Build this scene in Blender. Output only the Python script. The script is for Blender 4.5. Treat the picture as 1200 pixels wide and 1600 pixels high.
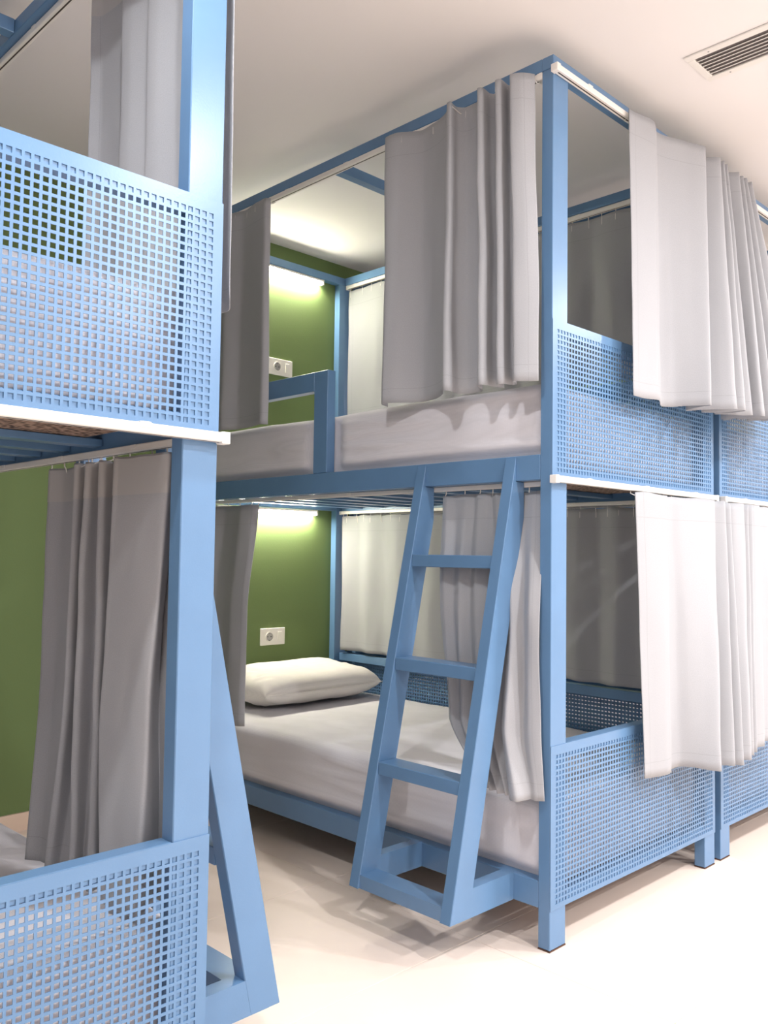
import bpy, bmesh, math, random
from mathutils import Vector, Matrix, noise
random.seed(7)
for o in list(bpy.data.objects): bpy.data.objects.remove(o, do_unlink=True)
SC = bpy.context.scene
COL = SC.collection

# ------------------------------------------------------------------ camera
cam_data = bpy.data.cameras.new('camera'); cam = bpy.data.objects.new('camera', cam_data)
COL.objects.link(cam); SC.camera = cam
cam_data.sensor_fit = 'VERTICAL'; cam_data.sensor_height = 32.0
cam_data.lens = 32.0 * 1364.17 / 1600.0
cam_data.clip_start = 0.02
CR = Vector((0.7102, -0.7039, 0.0135)).normalized()
CF = Vector((0.7027, 0.7099, 0.0477)).normalized()
CU = CR.cross(CF).normalized(); CR = CF.cross(CU).normalized()
m = Matrix.Identity(4)
for i in range(3):
    m[i][0] = CR[i]; m[i][1] = CU[i]; m[i][2] = -CF[i]
m[0][3], m[1][3], m[2][3] = -2.0129, -1.3793, 1.0652
cam.matrix_world = m

# ------------------------------------------------------------------ light
world = bpy.data.worlds.new('world'); SC.world = world; world.use_nodes = True
world.node_tree.nodes['Background'].inputs[0].default_value = (1.0, 0.97, 0.95, 1)
world.node_tree.nodes['Background'].inputs[1].default_value = 0.35
SC.view_settings.view_transform = 'Standard'
SC.view_settings.look = 'None'
SC.view_settings.gamma = 1.0
SC.view_settings.use_curve_mapping = False
SC.view_settings.exposure = 0.52

CEIL = 2.56
LAMPS = [(-1.50, -0.42, 14), (-0.35, -1.45, 23), (1.05, -1.50, 22), (2.45, -1.35, 26), (-2.75, -1.35, 5),
         (-1.5, -2.9, 7), (0.4, -2.9, 40), (2.4, -2.9, 40)]
for lx, ly, lp in LAMPS:
    ld = bpy.data.lights.new('downlight', 'AREA'); ld.shape = 'DISK'; ld.size = 0.09
    ld.energy = lp; ld.color = (0.975, 0.98, 1.0)
    lo = bpy.data.objects.new('downlight_light', ld); COL.objects.link(lo)
    lo.location = (lx, ly, CEIL - 0.022)

# ------------------------------------------------------------------ materials
def s2l(c):
    return tuple(((v / 255) / 12.92 if v / 255 <= 0.04045 else ((v / 255 + 0.055) / 1.055) ** 2.4) for v in c)

def mat(name, rgb, rough=0.5, metal=0.0, spec=0.5, emis=None, strength=0.0):
    m = bpy.data.materials.new(name); m.use_nodes = True
    nt = m.node_tree; b = nt.nodes['Principled BSDF']
    b.inputs['Base Color'].default_value = (*s2l(rgb), 1)
    b.inputs['Roughness'].default_value = rough
    b.inputs['Metallic'].default_value = metal
    b.inputs['Specular IOR Level'].default_value = spec
    if emis:
        b.inputs['Emission Color'].default_value = (*emis, 1); b.inputs['Emission Strength'].default_value = strength
    return m, nt, b

def add_noise(nt, b, rgb, scale, amount, bump=0.0, bscale=None, detail=3, coord='Object'):
    tc = nt.nodes.new('ShaderNodeTexCoord')
    n = nt.nodes.new('ShaderNodeTexNoise'); n.inputs['Scale'].default_value = scale; n.inputs['Detail'].default_value = detail
    nt.links.new(tc.outputs[coord], n.inputs['Vector'])
    r = nt.nodes.new('ShaderNodeMapRange')
    r.inputs['From Min'].default_value = 0.3; r.inputs['From Max'].default_value = 0.7
    r.inputs['To Min'].default_value = 1 - amount; r.inputs['To Max'].default_value = 1 + amount
    nt.links.new(n.outputs['Fac'], r.inputs['Value'])
    mx = nt.nodes.new('ShaderNodeVectorMath'); mx.operation = 'SCALE'
    mx.inputs[0].default_value = s2l(rgb)
    nt.links.new(r.outputs[0], mx.inputs['Scale']); nt.links.new(mx.outputs[0], b.inputs['Base Color'])
    if bump:
        n2 = nt.nodes.new('ShaderNodeTexNoise'); n2.inputs['Scale'].default_value = bscale or scale
        n2.inputs['Detail'].default_value = 2
        nt.links.new(tc.outputs[coord], n2.inputs['Vector'])
        bp = nt.nodes.new('ShaderNodeBump'); bp.inputs['Strength'].default_value = bump; bp.inputs['Distance'].default_value = 0.001
        nt.links.new(n2.outputs['Fac'], bp.inputs['Height']); nt.links.new(bp.outputs[0], b.inputs['Normal'])
    return tc, mx

M = {}
BLUE = (97, 133, 171)
M['blue'], nt, b = mat('blue_paint', BLUE, 0.30, spec=0.5); add_noise(nt, b, BLUE, 9, 0.035, 0.10, 260)
M['white_plastic'], _, _ = mat('white_plastic', (236, 232, 226), 0.35)
M['slot'], _, _ = mat('track_slot', (70, 62, 56), 0.6)
M['dark'], _, _ = mat('dark_gap', (38, 36, 35), 0.9)
M['duct_shade'], _, _ = mat('duct_shade_grey', (98, 91, 89), 0.8)  # shade inside the vent, put into a flat grey colour
M['rubber'], _, _ = mat('rubber', (88, 62, 50), 0.8)
M['chrome'], _, _ = mat('socket_metal', (150, 148, 145), 0.3, 1.0)
M['green'], nt, b = mat('green_wall_paint', (106, 125, 78), 0.7, spec=0.3); add_noise(nt, b, (106, 125, 78), 2.5, 0.03, 0.35, 140)
M['ceiling'], nt, b = mat('ceiling_paint', (245, 243, 245), 0.85, spec=0.2); add_noise(nt, b, (238, 234, 232), 1.2, 0.012, 0.1, 90)
M['wallwhite'], nt, b = mat('white_wall_paint', (240, 237, 235), 0.8, spec=0.2); add_noise(nt, b, (240, 237, 235), 1.2, 0.012, 0.1, 90)
FL = (242, 225, 212)
M['floor'], nt, b = mat('floor_tile', FL, 0.42, spec=0.4)
tc, mx = add_noise(nt, b, FL, 2.2, 0.035, 0.05, 60, detail=6, coord='Generated')
nt.links.new(tc.outputs['Object'], [n for n in nt.nodes if n.type == 'TEX_NOISE'][0].inputs['Vector'])
M['grout'], _, _ = mat('grout', (196, 176, 158), 0.9)
M['skirting'], nt, b = mat('skirting', (222, 198, 178), 0.5); add_noise(nt, b, (222, 198, 178), 6, 0.03)
M['lamp_glow'], _, _ = mat('lamp_diffuser', (255, 250, 235), 0.5, emis=(1.0, 0.93, 0.78), strength=170)

# curtain cloth: weave + stitched hems driven by cloth coordinates (metres)
def cloth_mat(name, rgb, trans):
    m, nt, b = mat(name, rgb, 0.85, spec=0.15)
    b.inputs['Sheen Weight'].default_value = 0.15
    uv = nt.nodes.new('ShaderNodeUVMap'); uv.uv_map = 'cloth'
    uv2 = nt.nodes.new('ShaderNodeUVMap'); uv2.uv_map = 'edge'
    s1 = nt.nodes.new('ShaderNodeSeparateXYZ'); nt.links.new(uv.outputs[0], s1.inputs[0])
    s2 = nt.nodes.new('ShaderNodeSeparateXYZ'); nt.links.new(uv2.outputs[0], s2.inputs[0])
    def near(sock, val, w):
        a = nt.nodes.new('ShaderNodeMath'); a.operation = 'SUBTRACT'; a.inputs[1].default_value = val; nt.links.new(sock, a.inputs[0])
        c = nt.nodes.new('ShaderNodeMath'); c.operation = 'ABSOLUTE'; nt.links.new(a.outputs[0], c.inputs[0])
        d = nt.nodes.new('ShaderNodeMath'); d.operation = 'LESS_THAN'; d.inputs[1].default_value = w; nt.links.new(c.outputs[0], d.inputs[0])
        return d.outputs[0]
    hem = near(s1.outputs[1], 0.045, 0.0009); top = near(s2.outputs[1], 0.075, 0.0010); side = near(s2.outputs[0], 0.028, 0.0009)
    mxm = nt.nodes.new('ShaderNodeMath'); mxm.operation = 'MAXIMUM'; nt.links.new(hem, mxm.inputs[0]); nt.links.new(top, mxm.inputs[1])
    mx2 = nt.nodes.new('ShaderNodeMath'); mx2.operation = 'MAXIMUM'; nt.links.new(mxm.outputs[0], mx2.inputs[0]); nt.links.new(side, mx2.inputs[1])
    n = nt.nodes.new('ShaderNodeTexNoise'); n.inputs['Scale'].default_value = 420; n.inputs['Detail'].default_value = 2
    nt.links.new(uv.outputs[0], n.inputs['Vector'])
    r = nt.nodes.new('ShaderNodeMapRange'); r.inputs['To Min'].default_value = 0.93; r.inputs['To Max'].default_value = 1.07
    r.inputs['From Min'].default_value = 0.25; r.inputs['From Max'].default_value = 0.75
    nt.links.new(n.outputs['Fac'], r.inputs['Value'])
    k = nt.nodes.new('ShaderNodeMath'); k.operation = 'MULTIPLY_ADD'; k.inputs[1].default_value = -0.13
    nt.links.new(mx2.outputs[0], k.inputs[0]); nt.links.new(r.outputs[0], k.inputs[2])
    vm = nt.nodes.new('ShaderNodeVectorMath'); vm.operation = 'SCALE'; vm.inputs[0].default_value = s2l(rgb)
    nt.links.new(k.outputs[0], vm.inputs['Scale']); nt.links.new(vm.outputs[0], b.inputs['Base Color'])
    bp = nt.nodes.new('ShaderNodeBump'); bp.inputs['Strength'].default_value = 0.25; bp.inputs['Distance'].default_value = 0.0006
    nt.links.new(n.outputs['Fac'], bp.inputs['Height']); nt.links.new(bp.outputs[0], b.inputs['Normal'])
    tr = nt.nodes.new('ShaderNodeBsdfTranslucent'); nt.links.new(vm.outputs[0], tr.inputs[0])
    ms = nt.nodes.new('ShaderNodeMixShader'); ms.inputs[0].default_value = trans
    nt.links.new(b.outputs[0], ms.inputs[1]); nt.links.new(tr.outputs[0], ms.inputs[2])
    nt.links.new(ms.outputs[0], nt.nodes['Material Output'].inputs[0])
    return m
M['curtain'] = cloth_mat('grey_curtain_cloth', (171, 172, 176), 0.06)
M['heading'], _, _ = mat('heading_tape', (176, 174, 173), 0.4)

def sheet_mat(name, rgb):
    m, nt, b = mat(name, rgb, 0.8, spec=0.2)
    tc = nt.nodes.new('ShaderNodeTexCoord')
    v = nt.nodes.new('ShaderNodeTexVoronoi'); v.inputs['Scale'].default_value = 260; v.inputs['Randomness'].default_value = 0.1
    nt.links.new(tc.outputs['Object'], v.inputs['Vector'])
    n = nt.nodes.new('ShaderNodeTexNoise'); n.inputs['Scale'].default_value = 22; n.inputs['Detail'].default_value = 4
    nt.links.new(tc.outputs['Object'], n.inputs['Vector'])
    r = nt.nodes.new('ShaderNodeMapRange'); r.inputs['From Max'].default_value = 0.6
    r.inputs['To Min'].default_value = 1.03; r.inputs['To Max'].default_value = 0.90
    nt.links.new(v.outputs['Distance'], r.inputs['Value'])
    vm = nt.nodes.new('ShaderNodeVectorMath'); vm.operation = 'SCALE'; vm.inputs[0].default_value = s2l(rgb)
    nt.links.new(r.outputs[0], vm.inputs['Scale']); nt.links.new(vm.outputs[0], b.inputs['Base Color'])
    bp = nt.nodes.new('ShaderNodeBump'); bp.inputs['Strength'].default_value = 0.25; bp.inputs['Distance'].default_value = 0.004
    nt.links.new(n.outputs['Fac'], bp.inputs['Height']); nt.links.new(bp.outputs[0], b.inputs['Normal'])
    return m
M['sheet'] = sheet_mat('white_sheet', (228, 225, 230))
M['pillow'] = sheet_mat('white_pillowcase', (236, 231, 226))
# patterned brown ticking under the mattress
M['ticking'], nt, b = mat('brown_ticking', (90, 70, 58), 0.9)
tc = nt.nodes.new('ShaderNodeTexCoord'); v = nt.nodes.new('ShaderNodeTexVoronoi'); v.inputs['Scale'].default_value = 90
nt.links.new(tc.outputs['Object'], v.inputs['Vector'])
cr = nt.nodes.new('ShaderNodeValToRGB'); cr.color_ramp.elements[0].color = (*s2l((52, 40, 34)), 1); cr.color_ramp.elements[1].color = (*s2l((178, 150, 132)), 1)
cr.color_ramp.elements[0].position = 0.25; cr.color_ramp.elements[1].position = 0.7
nt.links.new(v.outputs['Distance'], cr.inputs[0]); nt.links.new(cr.outputs[0], b.inputs['Base Color'])

# ------------------------------------------------------------------ helpers
def obj(name, bm, material, parent=None, smooth=False):
    me = bpy.data.meshes.new(name); bm.to_mesh(me); bm.free()
    for mm in (material if isinstance(material, (list, tuple)) else [material]): me.materials.append(mm)
    if smooth:
        for p in me.polygons: p.use_smooth = True
    o = bpy.data.objects.new(name, me); COL.objects.link(o)
    if parent: o.parent = parent
    return o
def tag(o, label=None, cat=None, group=None, kind=None):
    if label: o['label'] = label
    if cat: o['category'] = cat
    if group: o['group'] = group
    if kind: o['kind'] = kind
    return o
def empty(name, loc, label, cat, group=None):
    o = bpy.data.objects.new(name, None); COL.objects.link(o); o.location = loc
    o.empty_display_size = 0.1
    return tag(o, label, cat, group)
def box(bm, x0, x1, y0, y1, z0, z1, bev=0.0, mi=0):
    r = bmesh.ops.create_cube(bm, size=1.0)
    vs = r['verts']
    for v in vs:
        v.co = Vector(((x0 + x1) / 2 + v.co.x * (x1 - x0), (y0 + y1) / 2 + v.co.y * (y1 - y0), (z0 + z1) / 2 + v.co.z * (z1 - z0)))
    fs = set(f for v in vs for f in v.link_faces)
    if bev:
        es = list(set(e for v in vs for e in v.link_edges))
        rr = bmesh.ops.bevel(bm, geom=es, offset=bev, segments=1, affect='EDGES')
        fs = set(rr['faces']) | set(f for f in fs if f.is_valid)
        fs |= set(f for v in rr['verts'] for f in v.link_faces)
    for f in fs:
        if f.is_valid: f.material_index = mi
def box_obj(name, a, material, parent=None, bev=0.0015, off=(0, 0, 0)):
    bm = bmesh.new(); box(bm, *a, bev=bev); return obj(name, bm, material, parent)
def prism(bm, pts, y0, y1):
    a = [bm.verts.new((x, y0, z)) for x, z in pts]; b_ = [bm.verts.new((x, y1, z)) for x, z in pts]
    n = len(pts)
    bm.faces.new(a); bm.faces.new(b_[::-1])
    for i in range(n): bm.faces.new((a[i], b_[i], b_[(i + 1) % n], a[(i + 1) % n]))
    bmesh.ops.recalc_face_normals(bm, faces=bm.faces[:])
def tube(bm, pts, r, seg=6):
    prev = None
    for i, p in enumerate(pts):
        p = Vector(p); d = (Vector(pts[min(i + 1, len(pts) - 1)]) - Vector(pts[max(i - 1, 0)])).normalized()
        a = d.orthogonal().normalized(); c = d.cross(a)
        ring = [bm.verts.new(p + (a * math.cos(t) + c * math.sin(t)) * r) for t in [2 * math.pi * k / seg for k in range(seg)]]
        if prev:
            best = min(range(seg), key=lambda s: sum((prev[k].co - ring[(k + s) % seg].co).length for k in range(seg)))
            ring = [ring[(k + best) % seg] for k in range(seg)]
            for k in range(seg): bm.faces.new((prev[k], prev[(k + 1) % seg], ring[(k + 1) % seg], ring[k]))
        else: bm.faces.new(ring)
        prev = ring
    bm.faces.new(prev[::-1])
    bmesh.ops.recalc_face_normals(bm, faces=bm.faces[:])

# ------------------------------------------------------------------ setting
X0, X1, Y0, YW = -3.7, 4.6, -4.2, 1.9715
def struct(name, a, material, parent=None):
    o = box_obj(name, a, material, parent, bev=0); o['kind'] = 'structure'; return o
fl = struct('floor', (X0 - .1, X1 + .1, Y0 - .1, YW + .1, -0.12, -0.003), M['grout'])
xs = [X0]; x = -0.085 - 1.2 * 3
while x < X1:
    if x > X0: xs.append(x)
    x += 1.2
xs.append(X1)
ys = [Y0]; y = 0.2 - 0.6 * 8
while y < YW:
    if y > Y0 + .01: ys.append(y)
    y += 0.6
ys.append(YW)
for i in range(len(xs) - 1):
    for j in range(len(ys) - 1):
        bm = bmesh.new()
        box(bm, xs[i] + .0007, xs[i + 1] - .0007, ys[j] + .0007, ys[j + 1] - .0007, -0.008, 0.0, bev=0.0006)
        obj('tile', bm, M['floor'], fl)
struct('ceiling', (X0 - .1, X1 + .1, Y0 - .1, YW + .1, CEIL, CEIL + .1), M['ceiling'])
struct('wall_back', (X0 - .1, X1 + .1, YW, YW + .1, -0.003, CEIL), M['green'])
struct('wall_front', (X0 - .1, X1 + .1, Y0 - .1, Y0, -0.003, CEIL), M['wallwhite'])
struct('wall_left', (X0 - .1, X0, Y0, YW, -0.003, CEIL), M['wallwhite'])
struct('wall_right', (X1, X1 + .1, Y0, YW, -0.003, CEIL), M['wallwhite'])
struct('baseboard_back', (X0, X1, YW - 0.010, YW, 0.0, 0.066), M['skirting'])

# ------------------------------------------------------------------ bunk beds
W, L = 0.998, 1.969
PX, PY = 0.075, 0.038
H = 2.480
PITCH, HOLE = 0.0150, 0.0096
def perf_mesh(w, h, edge_x, edge_t):
    """perforated sheet in the XZ plane, thickness along y (-0.002..0), origin at lower left"""
    nx = int((w - 2 * edge_x + (PITCH - HOLE)) / PITCH); nz = int((h - edge_t - 0.006) / PITCH)
    mx = (w - (nx * PITCH - (PITCH - HOLE))) / 2
    gx = [0.0]; gz = [0.0]
    for i in range(nx): gx += [mx + i * PITCH, mx + i * PITCH + HOLE]
    gx.append(w)
    zt = h - edge_t - (nz * PITCH - (PITCH - HOLE))
    for i in range(nz): gz += [zt + i * PITCH, zt + i * PITCH + HOLE]
    gz.append(h)
    verts = []; faces = []; NX = len(gx); NZ = len(gz)
    for y in (-0.002, 0.0):
        for z in gz:
            for x in gx: verts.append((x, y, z))
    def vid(s, i, j): return s * NX * NZ + j * NX + i
    for j in range(NZ - 1):
        for i in range(NX - 1):
            if i % 2 == 1 and j % 2 == 1:
                a, b_, c, d = vid(0, i, j), vid(0, i + 1, j), vid(0, i + 1, j + 1), vid(0, i, j + 1)
                a2, b2, c2, d2 = vid(1, i, j), vid(1, i + 1, j), vid(1, i + 1, j + 1), vid(1, i, j + 1)
                faces += [(a, a2, b2, b_), (b_, b2, c2, c), (c, c2, d2, d), (d, d2, a2, a)]
            else:
                faces.append((vid(0, i, j), vid(0, i + 1, j), vid(0, i + 1, j + 1), vid(0, i, j + 1)))
                faces.append((vid(1, i, j), vid(1, i, j + 1), vid(1, i + 1, j + 1), vid(1, i + 1, j)))
    for i in range(NX - 1):
        for j in (0, NZ - 1):
            q = (vid(0, i, j), vid(1, i, j), vid(1, i + 1, j), vid(0, i + 1, j)); faces.append(q if j == 0 else q[::-1])
    for j in range(NZ - 1):
        for i in (0, NX - 1):
            q = (vid(0, i, j), vid(0, i, j + 1), vid(1, i, j + 1), vid(1, i, j)); faces.append(q if i == 0 else q[::-1])
    me = bpy.data.meshes.new('perforated_panel'); me.from_pydata(verts, [], faces); me.update()
    me.materials.append(M['blue']); return me
ZP = [(0.109, 0.548), (1.2855, 1.724)]
foot_mesh = perf_mesh(W, 0.4388, 0.0165, 0.0255)
side_mesh = perf_mesh(L - 2 * PY, 0.385, 0.02, 0.030)

def make_bunk(x0, mir, label, group):
    root = empty('bunk_bed', (x0 + (W if False else 0), 0, 0), label, 'bunk bed', group)
    def X(a, b_):   # local x range, mirrored for the beds that open to the right
        return (a, b_) if not mir else (W - b_, W - a)
    def part(name, x0_, x1_, y0, y1, z0, z1, parent=root, mat_=M['blue'], bev=0.0018):
        a, b_ = X(x0_, x1_)
        return box_obj(name, (a, b_, y0, y1, z0, z1), mat_, parent, bev)
    # posts
    for (xa, xb) in ((0, PX), (W - PX, W)):
        for (ya, yb) in ((0, PY), (L - PY, L)):
            p = part('post', xa, xb, ya, yb, 0.004, H - 0.0385)
            part('foot_cap', xa - .0005, xb + .0005, ya - .0005, yb + .0005, 0.0, 0.0035, p, M['rubber'], 0)
    # top frame
    for (xa, xb) in ((0, 0.040), (W - 0.040, W)):
        part('top_rail', xa, xb, 0.0385, L - 0.0385, H - 0.038, H)
    part('crossbar', 0, W, 0, PY, H - 0.038, H)
    part('crossbar', 0, W, L - PY, L, H - 0.038, H)
    part('crossbar', 0.0405, W - 0.0405, 0.94, 0.978, H - 0.038, H)
    # side rails and end rails
    for (za, zb) in ((0.108, 0.180), (1.277, 1.348)):
        for (xa, xb) in ((0, 0.038), (W - 0.038, W)):
            part('side_rail', xa, xb, PY + .0003, L - PY - .0003, za, zb)
        part('end_rail', PX + .0003, W - PX - .0003, 0.0, PY, za + .001, za + 0.040)
        part('end_rail', PX + .0003, W - PX - .0003, L - PY, L, za + .001, za + 0.040)
        n = 10
        for k in range(n):
            yc = 0.40 + k * 0.155
            part('slat', 0.0385, W - 0.0385, yc - 0.022, yc + 0.022, za + 0.010, za + 0.026, bev=0.0012)
    # perforated foot panels with their top bars
    for z0, z1 in ZP:
        p = bpy.data.objects.new('perforated_panel', foot_mesh); COL.objects.link(p); p.parent = root
        p.location = (0, -0.0002, z0)
        part('crossbar', PX + .0003, W - PX - .0003, 0.0, PY, z1 - 0.036, z1)
    # perforated guard along the closed side
    for z0 in (0.181, 1.349):
        p = bpy.data.objects.new('perforated_panel', side_mesh); COL.objects.link(p); p.parent = root
        p.rotation_euler = (0, 0, math.pi / 2)
        p.location = ((W - 0.0022) if not mir else 0.0002, PY, z0)
        part('guard_rail', W - 0.040, W - 0.0025, PY + .0003, L - PY - .0003, z0 + 0.345, z0 + 0.383)
    # safety rail of the upper bunk beside the ladder opening
    part('guard_post', 0.0, 0.038, 0.946, 1.020, 1.3485, 1.7155)
    part('guard_rail', 0.0, 0.038, 1.0203, L - PY - .0003, 1.646, 1.7155)
    # curtain tracks
    def track(xa, xb, ya, yb, za, zb, slot):
        t = part('curtain_track', xa, xb, ya, yb, za, zb, mat_=M['white_plastic'], bev=0.002)
        a, b_ = X(xa, xb)
        if slot == 'y':
            c = (a + b_) / 2; s = box_obj('glider_slot', (c - .002, c + .002, ya + .012, yb - .012, za - .0004, za + .001), M['slot'], t, 0)
        else:
            c = (ya + yb) / 2; s = box_obj('glider_slot', (a + .012, b_ - .012, c - .002, c + .002, za - .0004, za + .001), M['slot'], t, 0)
        if slot == 'y':      # end caps, a little fatter than the rail
            for yy in (ya, yb - .016): box_obj('end_cap', (a - .0018, b_ + .0018, yy - .002, yy + .016, za - .003, zb - .0003), M['white_plastic'], t)
        else:
            for xx in (a, b_ - .016): box_obj('end_cap', (xx - .002, xx + .016, ya - .0018, yb, za - .003, zb + .0015), M['white_plastic'], t)
        k = 0.16             # mounting clips
        span = (yb - ya) if slot == 'y' else (b_ - a)
        while k < span - .05:
            if slot == 'y': box_obj('clip', (a - .0015, b_ + .0015, ya + k, ya + k + .022, zb - .009, zb - .0002), M['white_plastic'], t, .001)
            else: box_obj('clip', (a + k, a + k + .022, ya - .0015, yb, zb - .009, zb + .002), M['white_plastic'], t, .001)
            k += 0.33
        return t
    track(0.000, 0.020, PY + .002, L - PY - .002, H - 0.0565, H - 0.0383, 'y')
    track(W - 0.034, W - 0.014, PY + .002, L - PY - .002, H - 0.0565, H - 0.0383, 'y')
    track(0.040, 0.058, PY + .002, L - PY - .002, 1.262, 1.2768, 'y')
    track(W - 0.056, W - 0.038, PY + .002, L - PY - .002, 1.262, 1.2768, 'y')
    track(-0.012, W - .004, -0.0215, -0.0005, 2.424, 2.442, 'x')
    track(-0.012, W - .004, -0.0235, -0.0025, 1.268, 1.286, 'x')
    # ladder, leaning out into the aisle
    # its foot frame: two arms from the rail and the front bar between them, one welded piece
    cxs = [-.262, -.240, -.190, -.0003]; cys = [.1205, .1575, .4685, .5055]; czs = [.1085, .146, .183]
    occ = set()
    for j in (0, 2):
        for i_ in (1, 2): occ |= {(i_, j, 0), (i_, j, 1)}
    occ |= {(0, 1, 0), (1, 1, 0)}
    lad = bmesh.new(); vc = {}
    def V(i_, j, k):
        if (i_, j, k) not in vc:
            x_ = cxs[i_] if not mir else W - cxs[i_]
            vc[(i_, j, k)] = lad.verts.new((x_, cys[j], czs[k]))
        return vc[(i_, j, k)]
    for (i_, j, k) in occ:
        for d, q in (((-1,0,0), [(0,0,0),(0,0,1),(0,1,1),(0,1,0)]), ((1,0,0), [(1,0,0),(1,1,0),(1,1,1),(1,0,1)]),
                     ((0,-1,0), [(0,0,0),(1,0,0),(1,0,1),(0,0,1)]), ((0,1,0), [(0,1,0),(0,1,1),(1,1,1),(1,1,0)]),
                     ((0,0,-1), [(0,0,0),(0,1,0),(1,1,0),(1,0,0)]), ((0,0,1), [(0,0,1),(1,0,1),(1,1,1),(0,1,1)])):
            if (i_ + d[0], j + d[1], k + d[2]) not in occ:
                lad.faces.new([V(i_ + a_, j + b2, k + c_) for a_, b2, c_ in q])
    bmesh.ops.recalc_face_normals(lad, faces=lad.faces[:])
    lad = obj('ladder', lad, M['blue'], root)
    sl = 0.27 / 1.24
    for (ya, yb) in ((0.120, 0.158), (0.468, 0.506)):
        pts = [(-0.0004, 1.346), (-0.2698, 0.108), (-0.1932, 0.108), (0.0607, 1.2755), (-0.0004, 1.2755)]
        # keep clear of the lower curtain track: the heel of the stile is cut vertical behind the rail
        pts = [(-0.0004, 1.346), (-0.2698, 0.108), (-0.1932, 0.108), (0.0385, 1.1733), (0.0385, 1.2765), (-0.0004, 1.2765)]
        if mir: pts = [(W - a, z) for a, z in pts]
        bm = bmesh.new(); prism(bm, pts, ya, yb)
        bmesh.ops.bevel(bm, geom=[e for e in bm.edges], offset=0.0018, segments=1, affect='EDGES')
        obj('stile', bm, M['blue'], lad)
    for zt in (1.064, 0.755, 0.456):
        xf = -sl * (1.348 - zt)
        a, b_ = X(xf, xf + 0.072)
        box_obj('rung', (a, b_, 0.1585, 0.4675, zt - 0.037, zt), M['blue'], lad, 0.0018)
    return root
def copy_tree(o, parent=None):
    c = o.copy(); COL.objects.link(c)
    if parent: c.parent = parent
    for ch in list(o.children): copy_tree(ch, c)
    return c
GB = 'blue steel bunk beds in a row'
GX = 1.0447
CX = -1.0894 - W
bunk_a = make_bunk(0.0, False, 'centre blue steel bunk bed with its ladder and open side facing the aisle', GB)
bunk_c = make_bunk(CX, True, 'nearest blue steel bunk bed at the left edge, cut off by the frame', GB)
bunk_b = copy_tree(bunk_c); bunk_b.location = (GX, 0, 0)
bunk_b['label'] = 'blue steel bunk bed at the right edge, back to back with the centre bunk'

# ------------------------------------------------------------------ mattresses
def rounded_box(bm, x0, x1, y0, y1, z0, z1, r, nx, ny, nz, fn=None):
    def faces_grid(o, u, v, nu, nv):
        g = [[bm.verts.new(Vector(o) + Vector(u) * (i / nu) + Vector(v) * (j / nv)) for i in range(nu + 1)] for j in range(nv + 1)]
        for j in range(nv):
            for i in range(nu): bm.faces.new((g[j][i], g[j][i + 1], g[j + 1][i + 1], g[j + 1][i]))
    dx, dy, dz = x1 - x0, y1 - y0, z1 - z0
    faces_grid((x0, y0, z0), (0, dy, 0), (dx, 0, 0), ny, nx)
    faces_grid((x0, y0, z1), (dx, 0, 0), (0, dy, 0), nx, ny)
    faces_grid((x0, y0, z0), (dx, 0, 0), (0, 0, dz), nx, nz)
    faces_grid((x0, y1, z0), (0, 0, dz), (dx, 0, 0), nz, nx)
    faces_grid((x0, y0, z0), (0, 0, dz), (0, dy, 0), nz, ny)
    faces_grid((x1, y0, z0), (0, dy, 0), (0, 0, dz), ny, nz)
    bmesh.ops.remove_doubles(bm, verts=bm.verts[:], dist=1e-5)
    for v in bm.verts:
        c = Vector((min(max(v.co.x, x0 + r), x1 - r), min(max(v.co.y, y0 + r), y1 - r), min(max(v.co.z, z0 + r), z1 - r)))
        d = v.co - c
        if d.length > 1e-6:
            mx = max(abs(d.x), abs(d.y), abs(d.z))
            v.co = c + d.normalized() * mx
    if fn:
        for v in bm.verts: v.co = fn(v.co.copy())
    bmesh.ops.recalc_face_normals(bm, faces=bm.faces[:])
def sstep(a, b_, t):
    t = min(max((t - a) / (b_ - a), 0), 1); return t * t * (3 - 2 * t)
def ridges(y, z):
    r = 0.010 * math.exp(-((z - .035 - .008 * noise.noise(Vector((y * 3, 1, 5)))) / .016) ** 2)
    w = math.exp(-((y - .80) / .30) ** 2)
    for k, (z0, sl_, a) in enumerate(((.085, .05, .012), (.125, -.03, .009), (.162, .06, .012))):
        r += w * a * math.exp(-((z - z0 - sl_ * (y - .8) - .006 * noise.noise(Vector((y * 6, k, 2)))) / .011) ** 2)
    return r - .004
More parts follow.
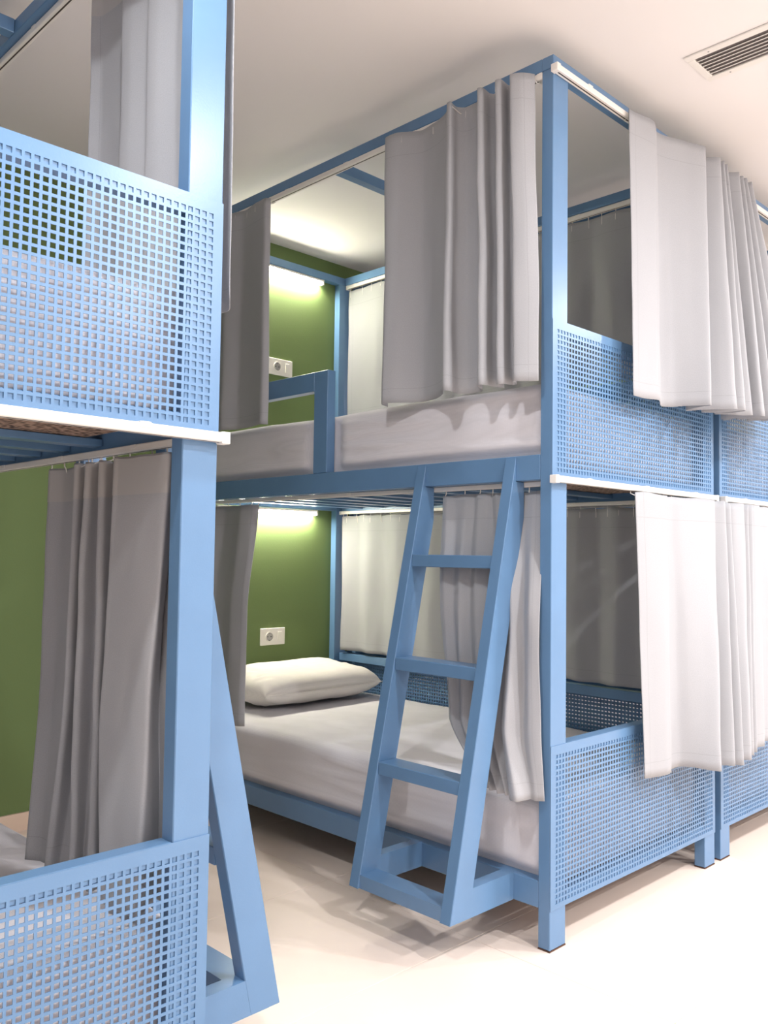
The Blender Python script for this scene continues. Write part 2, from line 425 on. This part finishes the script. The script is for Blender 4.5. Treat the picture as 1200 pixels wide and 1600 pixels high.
def make_mattress(x0, zb, zt, rail_top, label, seed, wrinkle):
    root = empty('mattress', (x0, 0, zb), label, 'mattress', 'white covered mattresses on the bunks')
    h = zt - zb
    rt = rail_top - zb
    def fn(p):
        q = Vector((p.x * 2.2 + seed, p.y * 1.6, p.z * 3))
        over = sstep(rt - .005, rt + .035, p.z) * (1 - sstep(h - .035, h, p.z) * .4)
        sx = -1 if p.x < W / 2 else 1
        side = sstep(0.36, 0.46, abs(p.x - W / 2))
        n1 = noise.noise(Vector((seed, p.y * 1.3, p.z * 17 + p.y * 1.5))); n2 = noise.noise(Vector((seed + 9, p.y * 5, p.z * 16)))
        if zt > 1: over *= sstep(.055, .11, abs(p.y - .983))     # tucked in behind the guard post
        p.x += sx * side * over * (0.018 + wrinkle * 0.012 * n1 + wrinkle * .004 * n2 + wrinkle * ridges(p.y, p.z - rt))
        end = sstep(0.86, 0.94, abs(p.y - L / 2) ) if False else 0
        top = sstep(h - .03, h, p.z)
        p.z += top * (0.006 * noise.noise(q * 1.5) + 0.003 * noise.noise(q * 5))
        ye = sstep(L / 2 - .10, L / 2 - .045, abs(p.y - L / 2))
        if p.z > rt: p.y -= (1 if p.y > L / 2 else -1) * ye * wrinkle * 0.010 * abs(noise.noise(Vector((p.x * 3, seed, p.z * 30 + 3 * noise.noise(q)))))
        return p
    bm = bmesh.new()
    rounded_box(bm, 0.0405, W - 0.0405, 0.0395, L - 0.0395, 0.002, h, 0.032, 44, 90, 26, fn)
    obj('fitted_sheet', bm, M['sheet'], root, True)
    box_obj('underside', (0.075, W - 0.075, 0.07, L - 0.07, 0.0003, 0.003), M['ticking'], root, 0)
    return root
for (bx, nm) in ((0.0, 'centre'), (CX, 'nearest left'), (GX, 'right-hand')):
    make_mattress(bx, 1.304, 1.560, 1.348, {
        'centre': 'white mattress on the upper bunk of the centre bed, behind the guard rail',
        'nearest left': 'white mattress on the upper bunk of the nearest left bed',
        'right-hand': 'white mattress on the upper bunk of the right-hand bed'}[nm], bx * 3 + 11, 1.0)
    make_mattress(bx, 0.135, 0.392, 0.180, {
        'centre': 'white mattress on the lower bunk of the centre bed, under the pillow',
        'nearest left': 'white mattress on the lower bunk of the nearest left bed',
        'right-hand': 'white mattress on the lower bunk of the right-hand bed'}[nm], bx * 3 + 17, 0.45)

# ------------------------------------------------------------------ pillow
def make_pillow(cx, cy, cz, lx, ly, hz):
    bm = bmesh.new(); N, K = 44, 26
    def surf(u, v, s):
        eu = abs(u) ** 5; ev = abs(v) ** 3.2
        th = max(0.0, (1 - eu)) ** 0.5 * max(0.0, (1 - ev)) ** 0.5
        pin = 1 - 0.05 * (abs(u) ** 2) * (1 - 0) * abs(v) ** 2
        x = u * lx / 2 * (1 - 0.05 * (1 - v * v) * 0 - 0.035 * (1 - abs(v)) * 0) * pin
        y = v * ly / 2 * (1 - 0.04 * abs(u) ** 3)
        w = noise.noise(Vector((u * 3, v * 2, s))) * .006 + noise.noise(Vector((u * 9, v * 4 + 5, s * 2))) * .003
        cr = 0.022 * math.exp(-((abs(u) - .80) / .10) ** 2) * noise.noise(Vector((v * 8 + u * 6, u * 7, 3)))
        z = s * hz / 2 * th * (1.0 if s > 0 else 0.82) + (w + cr) * th
        if s < 0: z = max(z, -hz * 0.41)
        # back of the pillow climbs against the wall
        z += 0.030 * sstep(0.0, 1.0, v)
        return Vector((cx + x, cy + y, cz + z))
    top = [[bm.verts.new(surf(-1 + 2 * i / N, -1 + 2 * j / K, 1)) for i in range(N + 1)] for j in range(K + 1)]
    bot = [[top[j][i] if i in (0, N) or j in (0, K) else bm.verts.new(surf(-1 + 2 * i / N, -1 + 2 * j / K, -1)) for i in range(N + 1)] for j in range(K + 1)]
    for j in range(K):
        for i in range(N):
            bm.faces.new((top[j][i], top[j][i + 1], top[j + 1][i + 1], top[j + 1][i]))
            bm.faces.new((bot[j][i], bot[j + 1][i], bot[j + 1][i + 1], bot[j][i + 1]))
    rim = [Vector(top[0][i].co) for i in range(N + 1)]
    o = obj('pillow', bm, M['pillow'], None, True)
    tag(o, 'plump white pillow against the green wall on the lower bunk', 'pillow')
    e = bmesh.new(); tube(e, rim, 0.0022, 6)
    obj('seam', e, M['pillow'], o, True)
    md = o.modifiers.new('smooth', 'SUBSURF'); md.levels = 1; md.render_levels = 1
    return o
make_pillow(0.55, 1.735, 0.468, 0.72, 0.385, 0.165)

# ------------------------------------------------------------------ curtains
def crom(pts, per):
    out = []
    n = len(pts)
    for i in range(n - 1):
        p0 = Vector(pts[max(i - 1, 0)]); p1 = Vector(pts[i]); p2 = Vector(pts[i + 1]); p3 = Vector(pts[min(i + 2, n - 1)])
        # centripetal-ish tangents, limited so folds never overshoot
        t1 = (p2 - p0) * .36; t2 = (p3 - p1) * .36; d = (p2 - p1).length
        if t1.length > 1.3 * d: t1 = t1.normalized() * 1.3 * d
        if t2.length > 1.3 * d: t2 = t2.normalized() * 1.3 * d
        for k in range(per):
            t = k / per; a = 2 * t ** 3 - 3 * t * t + 1; b_ = t ** 3 - 2 * t * t + t; c = -2 * t ** 3 + 3 * t * t; e = t ** 3 - t * t
            out.append(p1 * a + t1 * b_ + p2 * c + t2 * e)
    out.append(Vector(pts[-1])); return out
def make_curtain(keys, label, group, seed=0, rows=34, axis='y', x0=0.0, mir=False, wrk=0.004, hooks=True, hook_z=None, xtrack=None):
    """keys: [(z, [(along, out), ...]), ...] from the top down. axis 'y': along = y, out = -x side of an open side; axis 'x': along = x, out = y"""
    per = 6
    profs = [(z, crom([tuple(p) for p in pts], per)) for z, pts in keys]
    ztop, zb = profs[0][0], profs[-1][0]
    n = len(profs[0][1])
    arc = [0.0]
    mid = profs[len(profs) // 2][1]
    for i in range(1, n): arc.append(arc[-1] + (mid[i] - mid[i - 1]).length)
    bm = bmesh.new(); uvl = bm.loops.layers.uv.new('cloth'); uve = bm.loops.layers.uv.new('edge')
    grid = []
    for r in range(rows + 1):
        t = r / rows; z = ztop + (zb - ztop) * t
        k = 0
        while k < len(profs) - 2 and z < profs[k + 1][0]: k += 1
        za, pa = profs[k]; zc, pc = profs[k + 1]
        f = (za - z) / (za - zc)
        if len(profs) > 2: f = f * f * (3 - 2 * f) * .5 + f * .5
        row = []
        for i in range(n):
            p = pa[i].lerp(pc[i], f)
            amp = wrk * sstep(0.0, 0.25, t)
            nn = noise.noise(Vector((arc[i] * 9 + seed, z * 3.1, seed))) * amp + noise.noise(Vector((arc[i] * 20 + seed, z * 7, seed + 4))) * amp * .45
            nn2 = noise.noise(Vector((arc[i] * 7, z * 2.3, seed + 7))) * amp
            dz = 0.0
            if t > .9: dz = 0.006 * noise.noise(Vector((arc[i] * 10, seed, 2))) * (t - .9) * 10
            if t < .1: dz = 0.006 * noise.noise(Vector((arc[i] * 14, seed, 8))) * (.1 - t) * 10
            al, ou = p.x + nn2, p.y + nn
            if axis == 'y': co = Vector(((x0 + ou) if not mir else (x0 + W - ou), al, z + dz))
            else: co = Vector((x0 + al, ou, z + dz))
            row.append(bm.verts.new(co))
        grid.append(row)
    A = arc[-1]; Hh = ztop - zb
    for r in range(rows):
        for i in range(n - 1):
            f = bm.faces.new((grid[r][i], grid[r][i + 1], grid[r + 1][i + 1], grid[r + 1][i]))
            for lp, (rr, ii) in zip(f.loops, ((r, i), (r, i + 1), (r + 1, i + 1), (r + 1, i))):
                d = Hh * rr / rows
                lp[uvl].uv = (arc[ii], Hh - d); lp[uve].uv = (min(arc[ii], A - arc[ii]), d)
    # hooks positions before the mesh is freed
    tops = [Vector(v.co) for v in grid[0]]; second = [Vector(v.co) for v in grid[3]]
    coords = [[Vector(v.co) for v in row] for row in grid]
    if (axis == 'y') != mir: bmesh.ops.reverse_faces(bm, faces=bm.faces[:])
    o = obj('curtain', bm, M['curtain'], None, True)
    tb = bmesh.new(); tg = []
    nr = max(2, round(rows * 0.072 / Hh))
    for r in range(nr + 1):
        rowv = []
        for i in range(n):
            c0 = coords[r][i]; f0 = .006 / max((coords[1][i] - coords[0][i]).length, 1e-4) if r == 0 else 0
            ct = coords[r][max(i - 1, 0)]; cn = coords[r][min(i + 1, n - 1)]
            tdir = (cn - ct); tdir.z = 0; nrm = Vector((-tdir.y, tdir.x, 0)).normalized()
            want = Vector((1 if not mir else -1, 0, 0)) if axis == 'y' else Vector((0, 1, 0))
            if axis == 'y': flip = 1 if (coords[0][-1].y - coords[0][0].y) * (1 if not mir else -1) < 0 else -1
            else: flip = 1
            c1 = c0 + nrm * flip * .0018
            if r == 0: c1.z -= .004
            rowv.append(tb.verts.new(c1))
        tg.append(rowv)
    for r in range(nr):
        for i in range(n - 1): tb.faces.new((tg[r][i], tg[r][i + 1], tg[r + 1][i + 1], tg[r + 1][i]))
    obj('heading_tape', tb, M['heading'], o, True)
    md = o.modifiers.new('thickness', 'SOLIDIFY'); md.thickness = 0.0016; md.offset = 0.0
    tag(o, label, 'curtain', group)
    if hooks:
        tz = hook_z
        step = max(1, int(len(tops) * 0.075 / max(A, .1)))
        for i in range(step // 3, len(tops), max(step, 2)):
            p = tops[i]; h = bmesh.new()
            if axis == 'y':
                tx = xtrack
                tube(h, [(tx, p.y, tz + .002), (tx, p.y, tz - .008), ((tx + p.x) / 2, p.y, tz - .014), (p.x, p.y, p.z - .012), (p.x, p.y, p.z - .034)], 0.0016, 5)
            else:
                ty = xtrack
                tube(h, [(p.x, ty, tz + .002), (p.x, ty, tz - .008), (p.x, (ty + p.y) / 2, tz - .014), (p.x, p.y, p.z - .012), (p.x, p.y, p.z - .034)], 0.0016, 5)
            obj('hook', h, M['white_plastic'], o, True)
    return o
CUR = 'grey bunk privacy curtains'
UT = H - 0.0565    # underside of the upper side tracks
LT = 1.262         # underside of the lower side tracks

# centre bunk, upper, foot end of the aisle side
make_curtain([
 (2.430, [(.645,-.008),(.622,-.048),(.57,-.040),(.50,-.004),(.44,-.008),(.37,-.034),(.335,-.070),(.318,-.072),(.325,-.035),(.305,-.012),(.265,-.015),(.235,-.045),(.213,-.075),(.200,-.068),(.203,-.030),(.188,-.012),(.168,-.035),(.150,-.072),(.136,-.066),(.138,-.028),(.125,-.020),(.112,-.045),(.098,-.070),(.070,-.055),(.048,-.022)]),
 (1.545, [(.630,-.012),(.604,-.066),(.56,-.056),(.485,-.008),(.42,-.018),(.345,-.062),(.308,-.110),(.290,-.100),(.305,-.045),(.285,-.018),(.235,-.020),(.200,-.060),(.178,-.102),(.160,-.095),(.168,-.045),(.152,-.020),(.136,-.050),(.122,-.090),(.105,-.082),(.110,-.035),(.098,-.028),(.082,-.055),(.066,-.085),(.035,-.070),(.008,-.050)])],
 'light grey pleated curtain beside the corner post on the aisle side, upper centre bunk', CUR, 3, wrk=.006, hook_z=UT, xtrack=.010)
# centre bunk, upper, head end of the aisle side
make_curtain([
 (2.425, [(1.285,-.012),(1.30,-.03),(1.38,-.022),(1.46,-.012),(1.54,-.035),(1.60,-.010),(1.68,-.035),(1.75,-.010),(1.82,-.03),(1.90,-.012)]),
 (1.545, [(1.252,-.028),(1.275,-.048),(1.36,-.030),(1.45,-.025),(1.53,-.050),(1.60,-.020),(1.68,-.055),(1.75,-.020),(1.82,-.05),(1.89,-.018)])],
 'dark shaded grey curtain at the head end of the upper centre bunk', CUR, 21, hook_z=UT, xtrack=.010)
# centre bunk, lower, foot end of the aisle side (hangs inside the rail, pulled out over the mattress)
make_curtain([
 (1.250, [(.440,.050),(.420,.040),(.385,.046),(.345,.044),(.310,.048),(.290,.040),(.262,.040),(.245,.050),(.225,.042),(.200,.048),(.165,.044),(.125,.048),(.095,.046),(.060,.050)]),
 (0.90, [(.392,-.015),(.365,-.032),(.330,-.020),(.300,-.034),(.275,-.012),(.245,-.030),(.215,-.020),(.190,-.002),(.165,-.004),(.140,-.004),(.115,-.030),(.090,-.004),(.055,-.030),(.022,-.020)]),
 (0.58, [(.345,-.018),(.325,-.035),(.300,-.016),(.275,-.036),(.250,-.014),(.225,-.038),(.200,-.012),(.178,-.034),(.155,-.012),(.132,-.040),(.105,-.060),(.080,-.020),(.050,-.035),(.012,-.018)]),
 (0.403, [(.215,-.018),(.200,-.036),(.186,-.016),(.172,-.038),(.158,-.018),(.144,-.044),(.130,-.020),(.115,-.050),(.100,-.030),(.082,-.074),(.055,-.078),(.046,-.030),(.028,-.030),(.004,-.016)])],
 'creased grey curtain of the lower centre bunk, hanging behind the ladder', CUR, 31, rows=44, wrk=.009, hook_z=LT, xtrack=.049)
# centre bunk, lower, head end
make_curtain([
 (1.250, [(1.40,.048),(1.42,.030),(1.48,.020),(1.55,.038),(1.62,.045),(1.68,.030),(1.75,.045),(1.82,.03),(1.88,.046)]),
 (0.85, [(1.385,-.010),(1.41,-.020),(1.47,-.026),(1.54,-.008),(1.61,-.006),(1.67,-.025),(1.74,-.006),(1.81,-.02),(1.88,-.008)]),
 (0.403, [(1.368,-.022),(1.39,-.036),(1.46,-.040),(1.53,-.016),(1.60,-.014),(1.67,-.036),(1.74,-.014),(1.81,-.03),(1.88,-.016)])],
 'grey curtain at the head end of the lower centre bunk, beside the pillow', CUR, 41, hook_z=LT, xtrack=.049)
# closed curtains along the far side of the centre bunk
def far_prof(seed, a, b_, c, amp):
    r = random.Random(seed); pts = []; y = a; s = 1
    while y < b_:
        pts.append((y, c + s * amp * r.uniform(.5, 1))); s = -s; y += r.uniform(.07, .12)
    pts.append((b_, c)); return pts
def far_curtain(zt, zb, c, amp, seed, label, hz):
    p = far_prof(seed, 0.05, 1.915, c, amp)
    top = [(y, c + (o_ - c) * .45) for y, o_ in p]
    make_curtain([(zt, top), (zb, p)], label, CUR, seed, wrk=.006, hook_z=hz, xtrack=c)
far_curtain(2.412, 1.745, W - 0.024, 0.012, 5, 'closed curtain along the far side of the upper centre bunk, cream near the lamp', UT)
far_curtain(1.252, 0.580, W - 0.047, 0.014, 8, 'closed curtain along the far side of the lower centre bunk above perforated guard', LT)
# foot-end curtains, outside the posts
make_curtain([
 (2.442, [(.355,-.034),(.42,-.044),(.48,-.050),(.52,-.036),(.545,-.024),(.60,-.034),(.68,-.060),(.745,-.088),(.760,-.086),(.768,-.036),(.805,-.032),(.855,-.082),(.870,-.088),(.872,-.036),(.884,-.050),(.898,-.088),(.908,-.082),(.910,-.036),(.920,-.050),(.932,-.085),(.940,-.078),(.945,-.036),(.962,-.030)]),
 (1.548, [(.335,-.060),(.40,-.066),(.46,-.074),(.505,-.058),(.555,-.034),(.595,-.060),(.618,-.110),(.636,-.156),(.652,-.150),(.690,-.050),(.715,-.095),(.750,-.180),(.765,-.185),(.760,-.070),(.785,-.130),(.812,-.192),(.828,-.185),(.835,-.080),(.865,-.130),(.900,-.180),(.915,-.165),(.935,-.080),(.955,-.050)])],
 'white lit curtain on the foot end of the upper centre bunk', CUR, 51, axis='x', hook_z=2.424, xtrack=-.011, wrk=.004)
make_curtain([
 (2.442, [(.985,-.034),(1.000,-.060),(1.022,-.088),(1.032,-.080),(1.036,-.034),(1.050,-.060),(1.062,-.088),(1.070,-.036),(1.080,-.060),(1.092,-.088),(1.102,-.036),(1.120,-.050),(1.140,-.086),(1.150,-.050),(1.165,-.062),(1.205,-.064),(1.24,-.045)]),
 (1.548, [(.975,-.050),(.960,-.120),(.950,-.190),(.965,-.195),(.985,-.090),(.990,-.140),(1.000,-.215),(1.025,-.110),(1.030,-.180),(1.045,-.245),(1.075,-.140),(1.090,-.200),(1.120,-.260),(1.170,-.215),(1.230,-.170),(1.300,-.120),(1.350,-.060)])],
 'white lit curtain flaring out at the hem on the upper right-hand bunk', CUR, 61, axis='x', hook_z=2.424, xtrack=-.011, wrk=.004)
make_curtain([
 (1.262, [(.388,-.036),(.45,-.046),(.53,-.050),(.585,-.038),(.600,-.028),(.64,-.026),(.680,-.036),(.78,-.050),(.86,-.060),(.890,-.054),(.900,-.030),(.925,-.045),(.950,-.064),(.960,-.032),(.975,-.045),(.992,-.064),(1.002,-.034),(1.015,-.028)]),
 (0.398, [(.430,-.044),(.475,-.052),(.53,-.066),(.570,-.058),(.605,-.040),(.645,-.046),(.668,-.080),(.685,-.120),(.702,-.156),(.718,-.150),(.742,-.070),(.762,-.115),(.785,-.166),(.800,-.080),(.812,-.130),(.828,-.178),(.850,-.100),(.880,-.050)])],
 'white lit curtain on the foot end of the lower centre bunk', CUR, 71, axis='x', hook_z=1.268, xtrack=-.012, wrk=.004)
make_curtain([
 (1.262, [(1.028,-.030),(1.050,-.050),(1.090,-.064),(1.112,-.060),(1.118,-.030),(1.130,-.050),(1.142,-.064),(1.150,-.030),(1.165,-.050),(1.180,-.064),(1.190,-.032),(1.21,-.052),(1.25,-.060),(1.30,-.040),(1.36,-.05),(1.42,-.04)]),
 (0.398, [(.885,-.080),(.900,-.120),(.922,-.158),(.940,-.150),(.950,-.070),(.975,-.100),(1.005,-.135),(1.015,-.070),(1.035,-.100),(1.055,-.125),(1.075,-.060),(1.11,-.095),(1.17,-.105),(1.24,-.070),(1.32,-.09),(1.40,-.07)])],
 'white lit curtain on the foot end of the lower right-hand bunk', CUR, 81, axis='x', hook_z=1.268, xtrack=-.012, wrk=.004)
# nearest left bunk (mirrored: 'out' is measured from its right-hand, open side)
make_curtain([
 (2.440, [(.600,-.012),(.58,-.03),(.52,-.035),(.455,-.032),(.440,-.010),(.41,-.012),(.37,-.030),(.335,-.030),(.320,-.008),(.29,-.012),(.25,-.034),(.21,-.030),(.17,-.012),(.13,-.030),(.095,-.048),(.050,-.046)]),
 (1.545, [(.600,-.014),(.58,-.04),(.52,-.046),(.450,-.040),(.435,-.010),(.40,-.016),(.36,-.040),(.325,-.038),(.310,-.010),(.28,-.020),(.24,-.045),(.20,-.038),(.16,-.020),(.12,-.05),(.070,-.062),(.020,-.035)])],
 'pale curtain of the upper left bunk behind its corner post, against the ceiling', CUR, 91, mir=True, x0=CX, hook_z=UT, xtrack=CX + W - .010)
make_curtain([
 (1.250, [(.615,.046),(.590,.060),(.555,.042),(.500,.044),(.470,.050),(.430,.076),(.420,.070),(.425,.046),(.400,.046),(.375,.077),(.365,.070),(.370,.046),(.345,.046),(.312,.078),(.302,.070),(.310,.046),(.285,.046),(.240,.082),(.220,.080),(.140,.074),(.075,.070),(.060,.064),(.075,.044),(.110,.040),(.050,.040)]),
 (0.72, [(.620,.046),(.600,.062),(.565,.044),(.500,.050),(.465,.060),(.415,.092),(.405,.084),(.420,.050),(.395,.050),(.360,.092),(.350,.084),(.360,.052),(.330,.052),(.285,.090),(.272,.084),(.285,.052),(.265,.052),(.245,.094),(.225,.096),(.160,.092),(.100,.090),(.082,.082),(.120,.044),(.120,.038),(.050,.038)]),
 (0.408, [(.500,.120),(.485,.132),(.460,.112),(.430,.112),(.410,.118),(.395,.130),(.385,.122),(.390,.100),(.360,.098),(.300,.126),(.290,.118),(.300,.095),(.280,.095),(.235,.120),(.225,.112),(.235,.085),(.210,.085),(.180,.122),(.165,.124),(.120,.118),(.080,.114),(.062,.104),(.100,.046),(.110,.036),(.050,.036)])],
 'long grey curtain with stitched edge hanging inside the lower left bunk', CUR, 101, rows=44, mir=True, x0=CX, wrk=.006, hook_z=LT, xtrack=CX + W - .049)

# ------------------------------------------------------------------ reading lamps under the head beams
def make_lamp(x0, x1, yc, zt, label):
    root = empty('strip_lamp', ((x0 + x1) / 2, yc, zt), label, 'lamp', 'strip lamps over the bed heads')
    h = (x1 - x0) / 2
    box_obj('lamp_body', (-h, h, -.013, .013, -.012, -.0005), M['white_plastic'], root, .002)
    bm = bmesh.new(); n = 10
    pts = [(-.011, -.0122)] + [(-.011 * math.cos(math.pi * k / n), -.0122 - .013 * math.sin(math.pi * k / n)) for k in range(1, n)] + [(.011, -.0122)]
    a = [bm.verts.new((-h + .012, y, z)) for y, z in pts]; b_ = [bm.verts.new((h - .012, y, z)) for y, z in pts]
    bm.faces.new(a); bm.faces.new(b_[::-1])
    for i in range(len(pts)): bm.faces.new((a[i], a[(i + 1) % len(pts)], b_[(i + 1) % len(pts)], b_[i]))
    bmesh.ops.recalc_face_normals(bm, faces=bm.faces[:])
    obj('diffuser', bm, M['lamp_glow'], root, False)
    for s in (-1, 1):
        box_obj('end_cap', (s * h - .006, s * h + .006, -.0145, .0145, -.027, 0 - .0006), M['white_plastic'], root, .002)
    return root
make_lamp(0.22, 0.817, 1.948, H - 0.038, 'lit strip lamp under the head beam of the upper centre bunk')
make_lamp(0.22, 0.801, 1.948, 1.2768, 'lit strip lamp over the head of the lower centre bunk')

# ------------------------------------------------------------------ wall sockets
def make_socket(xc, zc, label):
    root = empty('wall_socket', (xc, YW, zc), label, 'socket', 'white double sockets on the green wall')
    w, h, d = .144, .080, .009
    box_obj('plate', (-w / 2, w / 2, -d, 0, -h / 2, h / 2), M['white_plastic'], root, .002)
    def disc(name, x, r, y0, y1, m_, ring=0):
        bm = bmesh.new(); n = 28
        if ring:
            prof = [(r, y0), (r, y1), (r - ring, y1), (r - ring, y0)]
        else: prof = [(0, y1), (r, y1), (r, y0)]
        rows = [[bm.verts.new((x + rr * math.cos(t), yy, rr * math.sin(t))) for t in [2 * math.pi * k / n for k in range(n)]] if rr else None for rr, yy in prof]
        if ring:
            for q in range(len(rows) - 1):
                for k in range(n): bm.faces.new((rows[q][k], rows[q][(k + 1) % n], rows[q + 1][(k + 1) % n], rows[q + 1][k]))
        else:
            bm.faces.new(rows[1])
            for k in range(n): bm.faces.new((rows[1][k], rows[1][(k + 1) % n], rows[2][(k + 1) % n], rows[2][k]))
        bmesh.ops.recalc_face_normals(bm, faces=bm.faces[:])
        return obj(name, bm, m_, root)
    disc('socket_ring', -.022, .0225, -d, -d - .004, M['white_plastic'], ring=.003)
    disc('socket_well', -.022, .0195, -d, -d - .0006, M['shade'] if 'shade' in M else M['heading'])
    for s in (-1, 1):
        disc('pin_hole', -.022 + s * .0095, .0027, -d, -d - .0012, M['dark'])
        box_obj('earth_clip', (-.022 - .003, -.022 + .003, -d - .003, -d, s * .0165 - .002, s * .0165 + .002), M['chrome'], root, .0004)
    box_obj('switch_rocker', (.026, .050, -d - .004, -d, -.022, .022), M['white_plastic'], root, .0012)
    return root
make_socket(0.578, 1.961, 'white socket and switch plate on green wall above the upper mattress')
make_socket(0.562, 0.664, 'white socket and switch plate on green wall above the pillow')

# ------------------------------------------------------------------ ceiling air vent
vent = empty('air_vent', (0.488, -0.62, CEIL), 'white slotted air vent in the ceiling at the top right', 'vent')
fx, fy = 0.088, 0.432
bm = bmesh.new()
ox, oy = 0.062, 0.410
for a in ((-fx, -ox, -fy, fy), (ox, fx, -fy, fy), (-ox, ox, -fy, -oy), (-ox, ox, oy, fy)):
    box(bm, *a, -.006, -.0002, bev=.0015)
obj('vent_frame', bm, M['white_plastic'], vent)
box_obj('duct_shade_plate', (-ox, ox, -oy, oy, -.0012, -.0003), M['duct_shade'], vent, 0)  # flat plate painted as the shaded duct interior; ceiling is not cut open
for k in range(1, 7):
    xx = -ox + 2 * ox * k / 7
    bm = bmesh.new(); prism(bm, [(xx - .0016, -.0050), (xx + .0004, -.0062), (xx + .0024, -.0018), (xx + .0008, -.0016)], -oy, oy)
    obj('vent_blade', bm, M['white_plastic'], vent)
for yy in (.36, -.36):
    for xx in (-.075, .075):
        bm = bmesh.new(); bmesh.ops.create_uvsphere(bm, u_segments=8, v_segments=5, radius=.003)
        for v in bm.verts: v.co = Vector((v.co.x + xx, v.co.y + yy, v.co.z * .4 - .006))
        obj('screw', bm, M['chrome'], vent)
